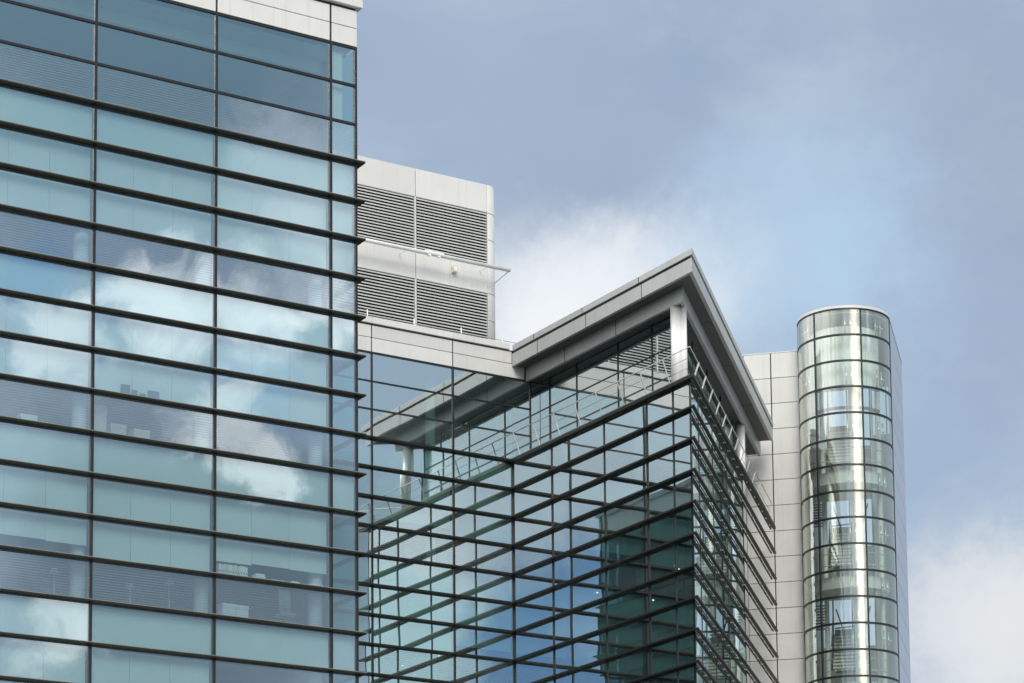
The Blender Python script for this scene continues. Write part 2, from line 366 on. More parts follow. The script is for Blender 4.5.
for x in XB[:-1] + [XC - .02]: box_part('mullion', 'frame', link, x - .032, x + .032, YB - .033, YB + .08, 4, 30.12 if x < 46 else ZB - .08)
pane('glass_pane', 'wing_glass', link, (XR + .02, YB, 15), (XB[0] - XR - .05, 0, 0), (0, 0, 15.15), (0, -1, 0), 0)
pj = [XR + .02, 34.26, 37.40, 40.54, 43.68, XC + .02]
for j in range(5):
    x0, x1 = pj[j] + .022, pj[j + 1] - .022
    box_part('parapet_panel', 'white_panel', link, x0, x1 if j < 4 else XC + .5, YB - .02, YB + .1, 30.19, 30.665, .006)
    box_part('parapet_panel', 'white_panel', link, x0, x1 if j < 4 else XC - .004, YB - .02, YB + .1, 30.685, 31.10, .006)
    box_part('coping', 'white_panel', link, x0 - .018, (x1 + .018) if j < 4 else XC - .12, YB - .10, YB + .4, 31.15, 31.37, .01)
box_part('parapet_backing', 'joint', link, XR + .02, XC + .45, YB + .01, YB + .3, 30.18, 31.16)
for f in (ZB, ZB - 4, ZB - 8):
    box_part('floor_slab', 'slab', link, XR, XC - .05, YB + .12, YB + 6, f - .4, f - .08)
    if f < 27: box_part('suspended_ceiling', 'ceiling', link, XR, XC - .05, YB + .3, YB + 6, f + 2.95, f + 3.0)
for j, x in enumerate((37.0, 40.2, 43.3)):
    m = MB().use('col_white'); m.tube((x, YB + .9, 11), (x, YB + .9, 30.1), .17, 18); m.build('interior_column', None, link)
for f in (ZB - 4, ZB - 8, ZB - 12):
    for j in range(4):
        drop = random.choice([0, .0, .1, .3, 1.1]) if j else 0
        box_part('spandrel_panel', 'spandrel', link, XB[j] + .04, XB[j + 1] - .04, YB + .085, YB + .11, f + 3.02, f + 3.9)
        box_part('roller_blind', 'blind', link, XB[j] + .04, XB[j + 1] - .04, YB + .16, YB + .167, f + 1.02 + drop, f + 3.0)
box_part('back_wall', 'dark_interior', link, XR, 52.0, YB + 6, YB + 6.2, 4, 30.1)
box_part('roof_ceiling', 'ceiling', link, XR, 47.1, YB + .3, YB + 6, 30.04, 30.1)
box_part('end_partition', 'dark_interior', link, 47.25, 47.35, YB + .1, YB + 6, 12, 30.1)
box_part('roof_deck', 'slab', link, XR, XC + .3, YB + .42, 92.0, 30.9, 31.0)
box_part('lower_facade', 'frame', link, XR, XC, YB + .03, YB + .3, 0, ZB - NB)
# guard wire and stub posts on the parapet
gr = thing('roof_guardrail', 'thin guard wire on white stub posts along the pale parapet', 'guardrail', (42, YB + .2, 31.37))
for x in (40.5, 42.3, 44.15, 45.8):
    m = MB().use('pipe'); m.tube((x, YB + .2, 31.36), (x, YB + .2, 31.36 + (.34 if x < 45 else .20)), .022, 8); m.build('post', None, gr)
m = MB().use('wire'); m.tube((36.5, YB + .2, 31.53), (47.6, YB + .2, 31.53), .008, 6); m.build('wire', None, gr)

# ------------------------------------------------------------------ POINTED WING (centre right)
wing = thing('pointed_wing', 'pointed glass wing with oversailing grey roof and stacked sunshades', 'office building', (XC, 68, 0))
dD = -12.516
YP = XC - dD / S                                       # Y of the sharp corner  (x - y = dD*sqrt2)
YC = [64.69, 66.14, 68.57, 71.73]                      # mullions of the left face
yc = [YP] + YC + [YB]
E0, EGL, EEND = (XC + YP) * S, 88.6, 96.15
NC = 11
eo = dD + .17
tipx = XC - .18; tipy = tipx - eo / S
for k in range(NC + 1):
    z = ZB - k; t = .12 if k == 0 else .055
    m = MB().use('fin')
    m.prism([(XC - .18, YB - .18), (XC - .02, YB - .02), (XC - .02, YP + .05), (tipx, tipy)], z - t, z)
    if k == 0: m.use('fin_highlight').aabb(XC - .186, XC - .10, tipy + .2, YB - .2, z - .02, z + .006)
    m.build('sunshade_fin', None, wing)
    m = MB().use('fin')
    A = DE(eo, 0); e1 = (tipx + tipy) * S
    inn = dD + .015
    m.prism([DE(eo, e1), DE(eo, EEND), DE(eo - .11, EEND), DE(eo - .11, e1 + .24), ], z - t, z)
    m.use('fin').prism([DE(dD + .012, e1 + .34), DE(dD + .008, EEND), DE(dD - .045, EEND), DE(dD - .045, e1 + .25)], z - t, z - .01)
    # support rail that carries the blades past the end of the glass, and its brackets
    m.use('steel')
    q = E0 + .8
    while q < EEND - .2:
        x, y = DE(dD + .005, q); m.box((x, y, z - t + .004), nD * .045, uD * .12, (0, 0, .02)); q += 1.0
    m.build('sunshade_fin', None, wing)
# left face glass
rows = [ZB - k for k in range(NC + 1)]
for i in range(NC):
    z1, z0 = rows[i], rows[i + 1]
    frit = (i % 4 == 3)
    for j in range(5):
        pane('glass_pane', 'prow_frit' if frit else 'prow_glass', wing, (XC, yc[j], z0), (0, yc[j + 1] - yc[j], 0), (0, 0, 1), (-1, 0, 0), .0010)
    m = MB().use('frame'); m.aabb(XC + .01, XC + .06, YP + .1, YB - .04, z1 - .11, z1 - .02); m.build('transom', None, wing)
for j, y in enumerate(YC): box_part('mullion', 'frame', wing, XC - .03, XC + .08, y - (.03 if j in (1, 3) else .018), y + (.03 if j in (1, 3) else .018), 12, ZB - .1)
m = MB().use('frame'); m.prism([(XC - .02, YP + .06), (XC + .05, YP + .12), (XC + .05, YP + .06), (XC + .01, YP - .02)], 12, ZB - .1); m.build('corner_mullion', None, wing)
# right face glass
es = [E0 + .1, E0 + 1.4, E0 + 4.2, E0 + 7.2, EGL]
for i in range(NC):
    z1, z0 = rows[i], rows[i + 1]
    for j in range(4):
        x0, y0 = DE(dD, es[j])
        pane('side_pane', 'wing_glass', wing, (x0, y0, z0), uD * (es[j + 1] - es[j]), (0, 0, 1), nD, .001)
for e in es[1:]:
    m = MB().use('frame'); x, y = DE(dD - .06, e - .03); m.box((x, y, 12), nD * .075, uD * .06, (0, 0, ZB - 12.12)); m.build('mullion', None, wing)
# floors inside the wedge
wedge = [(XC + .1, YB + 3), (XC + .1, YP + .45), DE(dD - .12, EGL - .1), DE(dD - 3, EGL - .1), DE(dD - 3, EGL + 2)]
for f in (ZB, ZB - 4, ZB - 8):
    m = MB().use('slab' ); m.prism(wedge, f - .42, f - .14); m.build('floor_slab', None, wing)
    if f < 27:
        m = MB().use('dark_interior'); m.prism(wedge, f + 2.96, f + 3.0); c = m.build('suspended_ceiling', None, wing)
# terrace deck
m = MB().use('slab'); m.prism([(XC + .0, YB - .05), (XC + .0, YP + .1), DE(dD - .02, EGL), DE(dD - 3, EGL), (47.4, YB - .05)], ZB - .135, ZB - .02); m.build('terrace_deck', None, wing)
# inner core and return walls
m = MB().use('dark_interior'); m.prism([DE(dD - 3, EGL), DE(dD - .05, EGL), DE(dD - .05, EGL + .15), DE(dD - 3, EGL + .15)], 0, ZB - .15); m.build('return_wall', None, wing)
m = MB().use('dark_interior'); m.prism([DE(dD - 3, EGL + .16), DE(dD - 3, EEND), DE(dD - 3.2, EEND), DE(dD - 3.2, EGL + .16)], 0, 30.1); m.build('core_wall', None, wing)
box_part('inner_blackout', 'dark_interior', wing, XC + 2.0, XC + 2.1, 66.3, YB + 6, 4, 27)  # added dark sheet hides bright interior behind the left face
m = MB().use('frame'); m.prism([(XC, YB), (XC, YP), DE(dD, EGL), DE(dD - .3, EGL), (XC + .3, YP + .8), (XC + .3, YB)], 0, ZB - NC - .1); m.build('lower_facade', None, wing)
# lit downlights in the third storey and dark office depth
for x, y, z in ((46.9, 70.4, 21.9), (47.1, 67.6, 21.9), (46.7, 66.9, 20.9), (46.6, 65.5, 21.7), (47.8, 68.6, 21.95), (47.5, 66.6, 21.95)):
    m = MB().use('frame'); m.tube((x, y, z + .02), (x, y, z + .05), .055, 12); m.use('lamp').tube((x, y, z), (x, y, z + .02), .035, 12)
    m.build('downlight', None, wing)
# roof: coping, deep fascia, soffit step, lower fascia, inner soffit
dR = -12.385; EW = 96.2
def corner(x, d): return (x, x - d / S)
def ring(x, d, eend, off=0): return [(x, YB - off), corner(x, d), DE(d, eend)]
def roof_band(name, x, d, x_in, d_in, z0, z1, mat, eend=EW, yend=YB - .025, cuts=()):
    """an L of sheet metal round the point of the roof, split into panels with open joints"""
    cx, cy = corner(x, d); ix, iy = corner(x_in, d_in)
    g = .015
    ys = [yend] + [yend - c for c in cuts] + [None]
    for a, b in zip(ys[:-1], ys[1:]):
        m = MB().use(mat)
        if b is None: m.prism([(x, a - g), (x_in, a - g), (ix, iy), (cx, cy)], z0, z1)
        else: m.prism([(x, a - g), (x_in, a - g), (x_in, b + g), (x, b + g)], z0, z1)
        m.build(name, None, wing, .006)
    if 'fascia' in name or 'coping' in name:
        for c in cuts:
            m = MB().use('joint'); m.aabb(x - .003, x + .02, yend - c - .014, yend - c + .014, z0 + .004, z1 - .004); m.build('panel_joint', None, wing)
    e0 = (cx + cy) * S; i0 = (ix + iy) * S; n = 4; st = (eend - e0) / n
    for k in range(n):
        a = e0 + st * k; b = e0 + st * (k + 1)
        m = MB().use(mat)
        m.prism([DE(d, a + (g if k else 0.0)), DE(d, b - g), DE(d_in, b - g), DE(d_in, (a + g) if k else i0)], z0, z1)
        m.build(name, None, wing, .006)
cuts = (1.65, 4.65, 7.9)
roof_band('roof_coping', XC - .04, dR + .03, XC + .5, dR - .5, 31.10, 31.30, 'grey_panel', EW, YB - .12, (1.4, 4.4, 7.7))
roof_band('roof_fascia', XC, dR, XC + .12, dR - .12, 30.58, 31.03, 'grey_panel', cuts=cuts)
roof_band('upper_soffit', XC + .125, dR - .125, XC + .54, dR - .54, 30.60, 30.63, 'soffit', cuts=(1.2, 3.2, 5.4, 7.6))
roof_band('lower_fascia', XC + .545, dR - .52, XC + .66, dR - .64, 30.12, 30.66, 'grey_panel', EW + .35, YB - .025, (2.5, 5.6))
m = MB().use('joint'); m.prism([(XC + .05, YB - .03), corner(XC + .05, dR - .05), DE(dR - .05, EW - .01), DE(dR - .45, EW - .01), corner(XC + .45, dR - .45), (XC + .45, YB - .03)], 31.032, 31.098); m.build('roof_shadow_gap', None, wing)
m = MB().use('slab'); m.prism([(XC + .35, YB - .03), corner(XC + .35, dR - .3), DE(dR - .3, EW - .01), DE(dR - 8, EW - .01), (XC + .35, YB + 6)], 30.68, 31.03); m.build('roof_slab', None, wing)
# inner soffit between the lower fascia and the set back glazing, in bays
ins = [(XC + .665, YB - .03), corner(XC + .665, dR - .66), DE(dR - .66, EW + .35), DE(dR - 3.4, EW + .35), (47.9, YB - .03)]
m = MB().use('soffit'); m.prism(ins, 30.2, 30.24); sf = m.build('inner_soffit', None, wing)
for y in (72.4, 70.2, 68, 66.5):
    m = MB().use('joint'); m.aabb(XC + .67, 47.19, y - .008, y + .008, 30.196, 30.21); m.build('soffit_joint', None, wing)
for k in range(6):
    e = 81.5 + 2.4 * k; m = MB().use('joint'); x, y = DE(dR - 2.6, e); m.box((x, y, 30.196), nD * 1.9, uD * .016, (0, 0, .014)); m.build('soffit_joint', None, wing)
for y in (71.5, 69.3, 67.3):
    m = MB().use('frame'); m.tube((46.95, y, 30.19), (46.95, y, 30.215), .05, 14); m.build('soffit_light', None, wing)
# set back top floor glazing
XG = 47.19; yg0, yg1 = 66.0, YB - .02
ygs = [yg0, 67.42, 69.40, 71.9, 73.6, yg1]
for z1, z0 in zip(rowb[:3], rowb[1:4]):
    for a, b in zip(ygs[:-1], ygs[1:]):
        pane('setback_pane', 'wing_glass', wing, (XG, a, z0), (0, b - a, 0), (0, 0, z1 - z0), (-1, 0, 0), .001)
    m = MB().use('frame'); m.aabb(XG - .02, XG + .05, yg0, yg1, z1 - .02, z1 + .02); m.build('setback_transom', None, wing)
for y in ygs[:-1]: box_part('setback_mullion', 'frame', wing, XG - .025, XG + .06, y - .02, y + .02, ZB, 30.2)
cx, cy = XG, yg0
dG = (XG - yg0) * S
for a, b in zip((0, 3, 6, 9), (3, 6, 9, 12)):
    e0 = (XG + yg0) * S; x, y = DE(dG, e0 + a)
    pane('setback_pane', 'wing_glass', wing, (x, y, ZB), uD * (b - a), (0, 0, 30.2 - ZB), nD, .001)
    m = MB().use('frame'); x, y = DE(dG - .03, e0 + b - .02); m.box((x, y, ZB), nD * .05, uD * .04, (0, 0, 30.2 - ZB)); m.build('setback_mullion', None, wing)
# slatted blinds inside the corner of the top floor
for a, b in ((66.15, 67.35), (67.5, 69.3)):
    m = MB().use('louvre')
    for k in range(9): m.box((XG + .16, a, 28.75 + k * .11), (.05, 0, .02), (0, b - a, 0), (0, 0, .012))
    m.build('venetian_blind', None, wing)
# twin-lobed polished columns under the roof
def column(x, y, name='terrace_column', ax=(.85, -.52)):
    m = MB().use('steel')
    m.tube((x - .085 * ax[0], y - .085 * ax[1], ZB - .02), (x - .085 * ax[0], y - .085 * ax[1], 30.2), .18, 40)
    m.tube((x + .14 * ax[0], y + .14 * ax[1], ZB - .02), (x + .14 * ax[0], y + .14 * ax[1], 30.2), .115, 32)
    return m.build(name, None, wing)
column(46.84, 65.42)
xx, yy = DE(dD - .62, 92.6)
column(xx, yy, ax=(.52, .85))

# railing round the terrace edge: leaning flat posts, hand rail and two wires
rl = thing('terrace_railing', 'steel terrace railing with outward leaning posts under the pointed roof', 'railing', (XC, 68, ZB))
H = .76; lean = .27; lean_d = .25; inset = .30
def post(b, n, ln=lean):
    m = MB().use('rail_steel'); b = Vector(b); n = Vector(n); s = Vector((-n.y, n.x, 0))
    m.box(b - s * .009, s * .014, n * .05, n * ln + UP * (H - .02)); m.build('post', None, rl)
bx, bd = XC - .10, dD + .15 - inset
y = YB - .7
while y > YP + .9: post((bx, y, ZB + .01), (-1, 0, 0)); y -= 1.27
e = E0 + .95
while e < EEND - .5:
    x, yy = DE(bd, e); post((x, yy, ZB + .01), nD, lean_d); e += 1.40
def rail(z, r, nm, mat):
    k = (z - ZB) / H * lean
    kd = (z - ZB) / H * lean_d; c = (bx - k, (bx - k) - (bd + kd) / S)
    m = MB().use(mat); m.tube((bx - k, YB - .05, z), (c[0], c[1], z), r, 8); x, yy = DE(bd + kd, EEND - .35); m.tube((c[0], c[1], z), (x, yy, z), r, 8)
    m.build(nm, None, rl)
rail(ZB + H, .017, 'hand_rail', 'rail_steel')
rail(ZB + .48, .007, 'wire', 'wire'); rail(ZB + .22, .007, 'wire', 'wire')

# ------------------------------------------------------------------ CLAD CORE WALL
core = thing('core_block', 'pale panel clad core wall between the pointed roof and the round glass tower', 'building', (60, 77, 0))
e0 = 97.23; dl = -12.50
RZ = 1.004; ZE = 33.37
ds = [-15.7, -14.63, -13.57, -12.56, -12.44, -11.55]
ds = [-15.75, -14.68, -13.60, -12.545, -11.47]
zt = [34.36] + [ZE - RZ * k for k in range(14)]
for i in range(len(zt) - 1):
    for j in range(4):
        g = .011; gl = .022 if j == 3 else g; gr_ = .022 if j == 2 else g
        x, y = DE(ds[j] + gl, e0)
        m = MB().use('core_panel'); m.box((x, y, zt[i + 1] + g), nD * (ds[j + 1] - ds[j] - gl - gr_), uD * .06, (0, 0, zt[i] - zt[i + 1] - 2 * g)); m.build('cladding_panel', None, core, .006)
x, y = DE(-15.75, e0 + .05); m = MB().use('joint'); m.box((x, y, 0), nD * 4.26, uD * 3.5, (0, 0, 34.33)); m.build('wall', None, core)
x, y = DE(-15.75, e0 + .0); m = MB().use('core_panel'); m.box((x, y, 34.362), nD * 4.26, uD * 3.6, (0, 0, .04)); m.build('coping', None, core)
x, y = DE(-15.75, e0 + .0); m = MB().use('core_panel'); m.box((x, y, 0.02), nD * 4.26, uD * .045, (0, 0, 20.2)); m.build('lower_cladding', None, core)

# ------------------------------------------------------------------ ROUND GLASS STAIR TOWER
st = thing('stair_tower', 'round fronted glass stair tower with silver side wall, far right', 'tower', (62, 76, 0))
dc, ec, R = -9.72, 97.25, 1.745
def cyl(a, r=R): return DE(dc + r * math.sin(a), ec - r * math.cos(a))
am = [math.radians(v) for v in (-97.5, -33.0, 27.5, 83.5)]
am[0] = math.radians(-90); am[3] = math.radians(90)
ztw = [35.28] + [34.28 - 1.006 * k for k in range(15)]
for i in range(len(ztw) - 1):
    for j in range(3):
        m = MB().use('tower_glass'); m.recalc = False; n = 14
        lo, hi = [], []
        for q in range(n + 1):
            a = am[j] + (am[j + 1] - am[j]) * q / n; x, y = cyl(a)
            lo.append(m.bm.verts.new((x, y, ztw[i + 1] + .02))); hi.append(m.bm.verts.new((x, y, ztw[i] - .02)))
        for q in range(n):
            f = m.bm.faces.new((lo[q], lo[q + 1], hi[q + 1], hi[q])); f.smooth = True; f.material_index = 0
        m.build('curved_pane', None, st)
def arc_ring(name, mat, z0, z1, ro, ri, back=0.0, a0=-90, a1=90, n=40):
    A = [math.radians(a0 + (a1 - a0) * i / n) for i in range(n + 1)]
    pl = [cyl(a, ro) for a in A] + [cyl(a, ri) for a in A[::-1]]
    m = MB().use(mat); 
    m.prism(pl, z0, z1)
    return m.build(name, None, st)
for z in ztw[1:]: arc_ring('ring_transom', 'frame', z - .034, z + .034, R + .025, R - .07)
arc_ring('ring_transom', 'frame', 35.255, 35.30, R + .015, R - .06)
arc_ring('coping', 'white_panel', 35.31, 35.41, R + .035, R - .3)
for a in am:
    x0, y0 = cyl(a, R + .025)
    t = Vector((cyl(a + .01)[0] - cyl(a - .01)[0], cyl(a + .01)[1] - cyl(a - .01)[1], 0)).normalized(); nrm = Vector((x0 - DE(dc, ec)[0], y0 - DE(dc, ec)[1], 0)).normalized()
    m = MB().use('frame'); m.box(Vector((x0, y0, 5)) - t * .024 - nrm * .085, t * .048, nrm * .085, (0, 0, 30.26)); m.build('mullion', None, st)
EB = 102.67
# silver right hand side, one panel per row; plain left side
zs = [35.28] + [34.28 - 1.006 * k for k in range(15)]
for i in range(len(zs) - 1):
    m = MB().use('silver'); x, y = DE(dc + R - .05, ec + .02); m.box((x, y, zs[i + 1] + .012), nD * .06, uD * (EB - ec - .02), (0, 0, zs[i] - zs[i + 1] - .024)); m.build('side_panel', None, st)
m = MB().use('joint'); x, y = DE(dc + R - .10, ec + .03); m.box((x, y, 0), nD * .045, uD * (EB - ec - .05), (0, 0, 35.3)); m.build('side_wall', None, st)
m = MB().use('silver'); x, y = DE(dc + R - .3, ec + .0); m.box((x, y, 35.31), nD * .32, uD * (EB - ec + .02), (0, 0, .09)); m.build('side_coping', None, st)
m = MB().use('core_panel'); x, y = DE(dc - R, ec + .02); m.box((x, y, 0), nD * .12, uD * (EB - ec - .02), (0, 0, 35.3)); m.build('side_wall', None, st)
# stair inside: landings, flights, rails, pale tubes; back wall with openings to the sky
def inbox(name, mat, d0, d1, e0_, e1_, z0, z1):
    x, y = DE(dc + d0, ec + e0_); return MB().use(mat).box((x, y, z0), nD * (d1 - d0), uD * (e1_ - e0_), (0, 0, z1 - z0)).build(name, None, st)
def halfdisc(r, back):
    A = [math.radians(-90 + 180 * i / 30) for i in range(31)]
    return [cyl(a, r) for a in A] + [DE(dc + r, ec + back), DE(dc - r, ec + back)]
m = MB().use('ceiling'); m.prism(halfdisc(R - .1, EB - ec - .2), 35.15, 35.3); m.build('roof_ceiling', None, st)
for z0, z1 in ((33.9, 35.14), (29.4, 31.55), (25.4, 27.5), (21.3, 23.5), (0, 19.4)): inbox('back_wall', 'col_white', -R + .14, R - .14, 3.8, 3.9, z0, z1)
for dd in (-1.1, -.35, .55, 1.2): inbox('back_mullion', 'frame', dd, dd + .05, 3.82, 3.88, 19.4, 35.1)
# pleated pale screen round the machinery at the top
m = MB().use('col_white'); n = 44
prev = None
for q in range(n + 1):
    a = math.radians(-78 + 156 * q / n); rr = R - .42 - (.05 if q % 2 else 0); p = cyl(a, rr)
    if prev: m.face([prev + (32.45,), p + (32.45,), p + (34.75,), prev + (34.75,)])
    prev = p
m.build('pleated_screen', None, st)
for z in (32.38, 31.55): arc_ring('curved_beam', 'frame', z - .04, z + .05, R - .30, R - .42, a0=-70, a1=70)
for lv in range(4):
    z = 29.05 - 4.024 * lv
    m = MB().use('col_white'); m.prism(halfdisc(R - .26, .5), z - .16, z); m.build('landing', None, st)
    arc_ring('landing_edge', 'ceiling', z - .42, z + .04, R - .22, R - .255, a0=-80, a1=80)
    m = MB().use('pipe')
    for k in range(10):
        x, y = DE(dc - .78, ec + .62 + k * .085); m.box((x, y, z + 1.0 + k * .15), nD * .98, uD * .2, (0, 0, .068))
    m.use('frame')
    for s_ in (-.82, .22):
        a = Vector(DE(dc + s_, ec + .6) + (z + .9,)); b = Vector(DE(dc + s_, ec + 1.5) + (z + 2.5,))
        m.tube(a, b, .05, 6); m.tube(a + UP * .95, b + UP * .95, .02, 6)
    m.build('stair_flight', None, st)
    m = MB().use('frame')
    for k in range(9):
        x, y = DE(dc - 1.5, ec + .5 + k * .16); m.box((x, y, z - 1.5 + k * .15), nD * .5, uD * .16, (0, 0, .03)); m.tube((x, y, z - 1.5 + k * .15), (x, y, z - .65 + k * .15), .012, 5)
    m.build('upper_flight', None, st)
    inbox('flight_shade', 'void', -.80, .2, 1.75, 1.8, z + 1.05, z + 2.75)  # added dark sheet puts shade into the gaps between treads
    m = MB().use('rail_steel')
    for hz in (.5, .95):
        P = [Vector(cyl(math.radians(-85 + 170 * i / 20), R - .3) + (z + hz,)) for i in range(21)]
        for a, b in zip(P[:-1], P[1:]): m.tube(a, b, .016, 6)
    m.build('landing_rail', None, st)
    m = MB().use('frame')
    for a, b in (((-.7, z - .55), (-.1, z - 2.4)), ((.62, z - .5), (.15, z - 2.3)), ((-.75, z - 1.3), (.1, z - 1.25)), ((-.75, z - 2.0), (.1, z - 2.05))):
        m.tube(DE(dc + a[0], ec + 1.4) + (a[1],), DE(dc + b[0], ec + 1.4) + (b[1],), .03, 6)
    m.build('bracing', None, st)
for dd, ee, rr in ((.40, -.55, .21), (-.95, .5, .09), (1.2, .2, .10), (.02, 2.2, .12), (-1.45, .1, .05), (.85, 1.4, .05)):
    m = MB().use('pipe'); x, y = DE(dc + dd, ec + ee); m.tube((x, y, 10), (x, y, 35.1), rr, 28); m.build('tube_column', None, st)
inbox('shaft_wall', 'col_white', .75, 1.55, 1.6, 1.7, 0, 31.3)
for a in (-62, -52, 8, 15, 55, 66):
    aa = math.radians(a)
    for z in ztw[1:-1:2]:
        m = MB().use('rail_steel'); x, y = cyl(aa, R - .16); m.tube((x, y, z + .1), (x, y, z + .8), .03, 8); x2, y2 = cyl(aa, R - .05); m.tube((x, y, z + .45), (x2, y2, z + .45), .035, 8); m.build('glazing_bracket', None, st)

# ------------------------------------------------------------------ PLANT ROOM
YH = 77.24
pl = thing('plant_room', 'pale rooftop plant room with dark louvre panels and a rounded corner', 'plant room', (44, YH, 31))
XH0, XH1 = 36.2, 46.93
box_part('wall', 'joint', pl, XH0, XH1 - .02, YH + .12, YH + 6, 31.0, 38.3)
for x0, x1 in ((36.2, 40.05), (40.07, 43.96), (43.985, XH1)):
    box_part('cladding_panel', 'white_panel', pl, x0, x1, YH, YH + .1, 37.32, 38.35, .008)
    box_part('cladding_panel', 'white_panel', pl, x0, x1, YH, YH + .1, 34.31, 35.30, .008)
def louvre(x0, x1, z0, z1):
    m = MB().use('void').aabb(x0, x1, YH + .10, YH + .118, z0, z1); m.use('louvre')
    n = int((z1 - z0) / .108)
    for k in range(n):
        z = z0 + (k + .25) * (z1 - z0) / n; m.box((x0, YH + .005, z), (x1 - x0, 0, 0), (0, .075, .030), (0, -.006, .046))
    m.build('louvre_panel', None, pl)
for x0, x1 in ((36.2, 40.02), (40.1, 43.90), (44.02, XH1 - .03)):
    louvre(x0, x1, 35.31, 37.31); louvre(x0, x1, 31.6, 34.30)
for x in (40.06, 43.96):
    for z0, z1 in ((35.305, 37.315), (31.5, 34.305)): box_part('louvre_post', 'louvre', pl, x - .035, x + .035, YH - .005, YH + .09, z0, z1)
rc = .50
A = [math.radians(-90 + 90 * i / 16) for i in range(17)]
def quarter(rr): return [(XH1 + .02 + rr * math.cos(a), YH + rc + rr * math.sin(a)) for a in A]
m = MB().use('white_panel'); m.prism([(XH1 + .004, YH), (XH1 + .004, YH + 6), (XH1 + .02 + rc, YH + 6)][::-1] + quarter(rc), 31.0, 38.35)
m.bm.normal_update()
for f in m.bm.faces: f.smooth = abs(f.normal.z) < .5 and f.calc_area() < 1.0
m.build('corner_panel', None, pl)
for z in (32.3, 33.3, 34.3, 35.3, 36.3, 37.3):
    m = MB().use('joint'); m.prism(quarter(rc + .002) + quarter(rc - .02)[::-1], z - .009, z + .009); m.build('corner_joint', None, pl)
m = MB().use('pipe'); yg = YH - .6
m.tube((36.6, yg, 35.07), (47.5, yg, 35.07), .072, 14)
m.build('outrigger_tube', None, pl)
m = MB().use('pipe'); m.tube((47.48, yg, 35.05), (47.25, YH + .1, 34.75), .022, 10)
m.build('outrigger_brace', None, pl)
for x in (38.0, 40.9, 43.3, 46.6):
    m = MB().use('pipe'); m.tube((x, yg, 35.05), (x, YH, 35.06), .012, 8); m.build('outrigger_arm', None, pl)
m = MB().use('steel'); m.aabb(44.0, 44.75, yg - .05, yg + .05, 35.11, 35.16); m.aabb(44.1, 44.22, yg - .06, yg + .06, 34.98, 35.17); m.aabb(44.5, 44.6, yg - .06, yg + .06, 34.98, 35.17); m.build('tube_clamp', None, pl)
# floodlight on the plant room
m = MB().use('cream'); m.aabb(45.42, 45.58, YH - .16, YH - .03, 34.78, 35.03); m.use('frame').aabb(45.49, 45.53, YH - .05, YH - .001, 34.86, 34.96)
m.use('paper').aabb(45.44, 45.56, YH - .166, YH - .1605, 34.81, 34.97)
fl = m.build('floodlight', None, None, 0); tag(fl, 'small cream floodlight box on the wall between the louvre panels', 'floodlight')

# ------------------------------------------------------------------ GROUND
m = MB().use('ground'); m.face([(-3000, -3000, 0), (3000, -3000, 0), (3000, 3000, 0), (-3000, 3000, 0)]); g = m.build('ground', None, None); g['kind'] = 'structure'

# ------------------------------------------------------------------ CAMERA
R3 = Vector((0.85142809, -0.5243779, -0.00990083)); U3 = Vector((-0.05520742, -0.10838075, 0.99257531)); F3 = Vector((0.52155762, 0.8445599, 0.12122797))
cam = bpy.data.cameras.new('camera'); co = bpy.data.objects.new('camera', cam); COL.objects.link(co)
mw = Matrix((R3, U3, -F3)).transposed().to_4x4(); mw.translation = Vector((0, 0, 1.7)); co.matrix_world = mw
cam.sensor_width = 36; cam.lens = 2613.505 / 1024 * 36; cam.shift_y = 548.87 / 1024; cam.clip_end = 20000; cam.clip_start = .5
scene.camera = co

# ------------------------------------------------------------------ SUN AND SKY
A_AZ = math.radians(58.3026)
def azdir(az, el):
    t = math.radians(az); el = math.radians(el)
    return Vector((math.cos(el) * math.cos(t - A_AZ), -math.cos(el) * math.sin(t - A_AZ), math.sin(el)))
SUN_AZ, SUN_EL = 172, 35
sd = azdir(SUN_AZ, SUN_EL)
sl = bpy.data.lights.new('sun', 'SUN'); sl.energy = 2.3; sl.angle = math.radians(25); sl.color = (1.0, 0.95, 0.88)
so = bpy.data.objects.new('sun', sl); COL.objects.link(so); so.rotation_euler = sd.to_track_quat('Z', 'Y').to_euler(); so.location = (0, 0, 80)

w = bpy.data.worlds.new('World'); scene.world = w; w.use_nodes = True
nt = w.node_tree; nt.nodes.clear()
out = N(nt, 'ShaderNodeOutputWorld'); bg = N(nt, 'ShaderNodeBackground'); bg.inputs[1].default_value = 0.1; L(nt, bg.outputs[0], out.inputs[0])
sky = N(nt, 'ShaderNodeTexSky', sky_type='NISHITA'); sky.sun_disc = False; sky.sun_elevation = math.radians(SUN_EL)
sky.sun_rotation = math.atan2(sd.x, sd.y); sky.air_density = 1.0; sky.dust_density = 0.6; sky.ozone_density = 2.0
tc = N(nt, 'ShaderNodeTexCoord'); D = tc.outputs['Generated']
def noise(scale, detail, rough=.55, dist=0.0, off=(0, 0, 0), stretch=(1, 1, 1)):
    mp = N(nt, 'ShaderNodeMapping'); mp.inputs['Location'].default_value = off; mp.inputs['Scale'].default_value = stretch; L(nt, D, mp.inputs[0])
    n = N(nt, 'ShaderNodeTexNoise', i_Scale=scale, i_Detail=detail, i_Roughness=rough, i_Distortion=dist); L(nt, mp.outputs[0], n.inputs['Vector']); return n
wn = noise(9, 7, .62); wf = noise(30, 10, .68)
wobf = N(nt, 'ShaderNodeVectorMath', operation='SUBTRACT'); L(nt, wf.outputs['Color'], wobf.inputs[0]); wobf.inputs[1].default_value = (.5, .5, .5)
wob = N(nt, 'ShaderNodeVectorMath', operation='SUBTRACT'); L(nt, wn.outputs['Color'], wob.inputs[0]); wob.inputs[1].default_value = (.5, .5, .5)
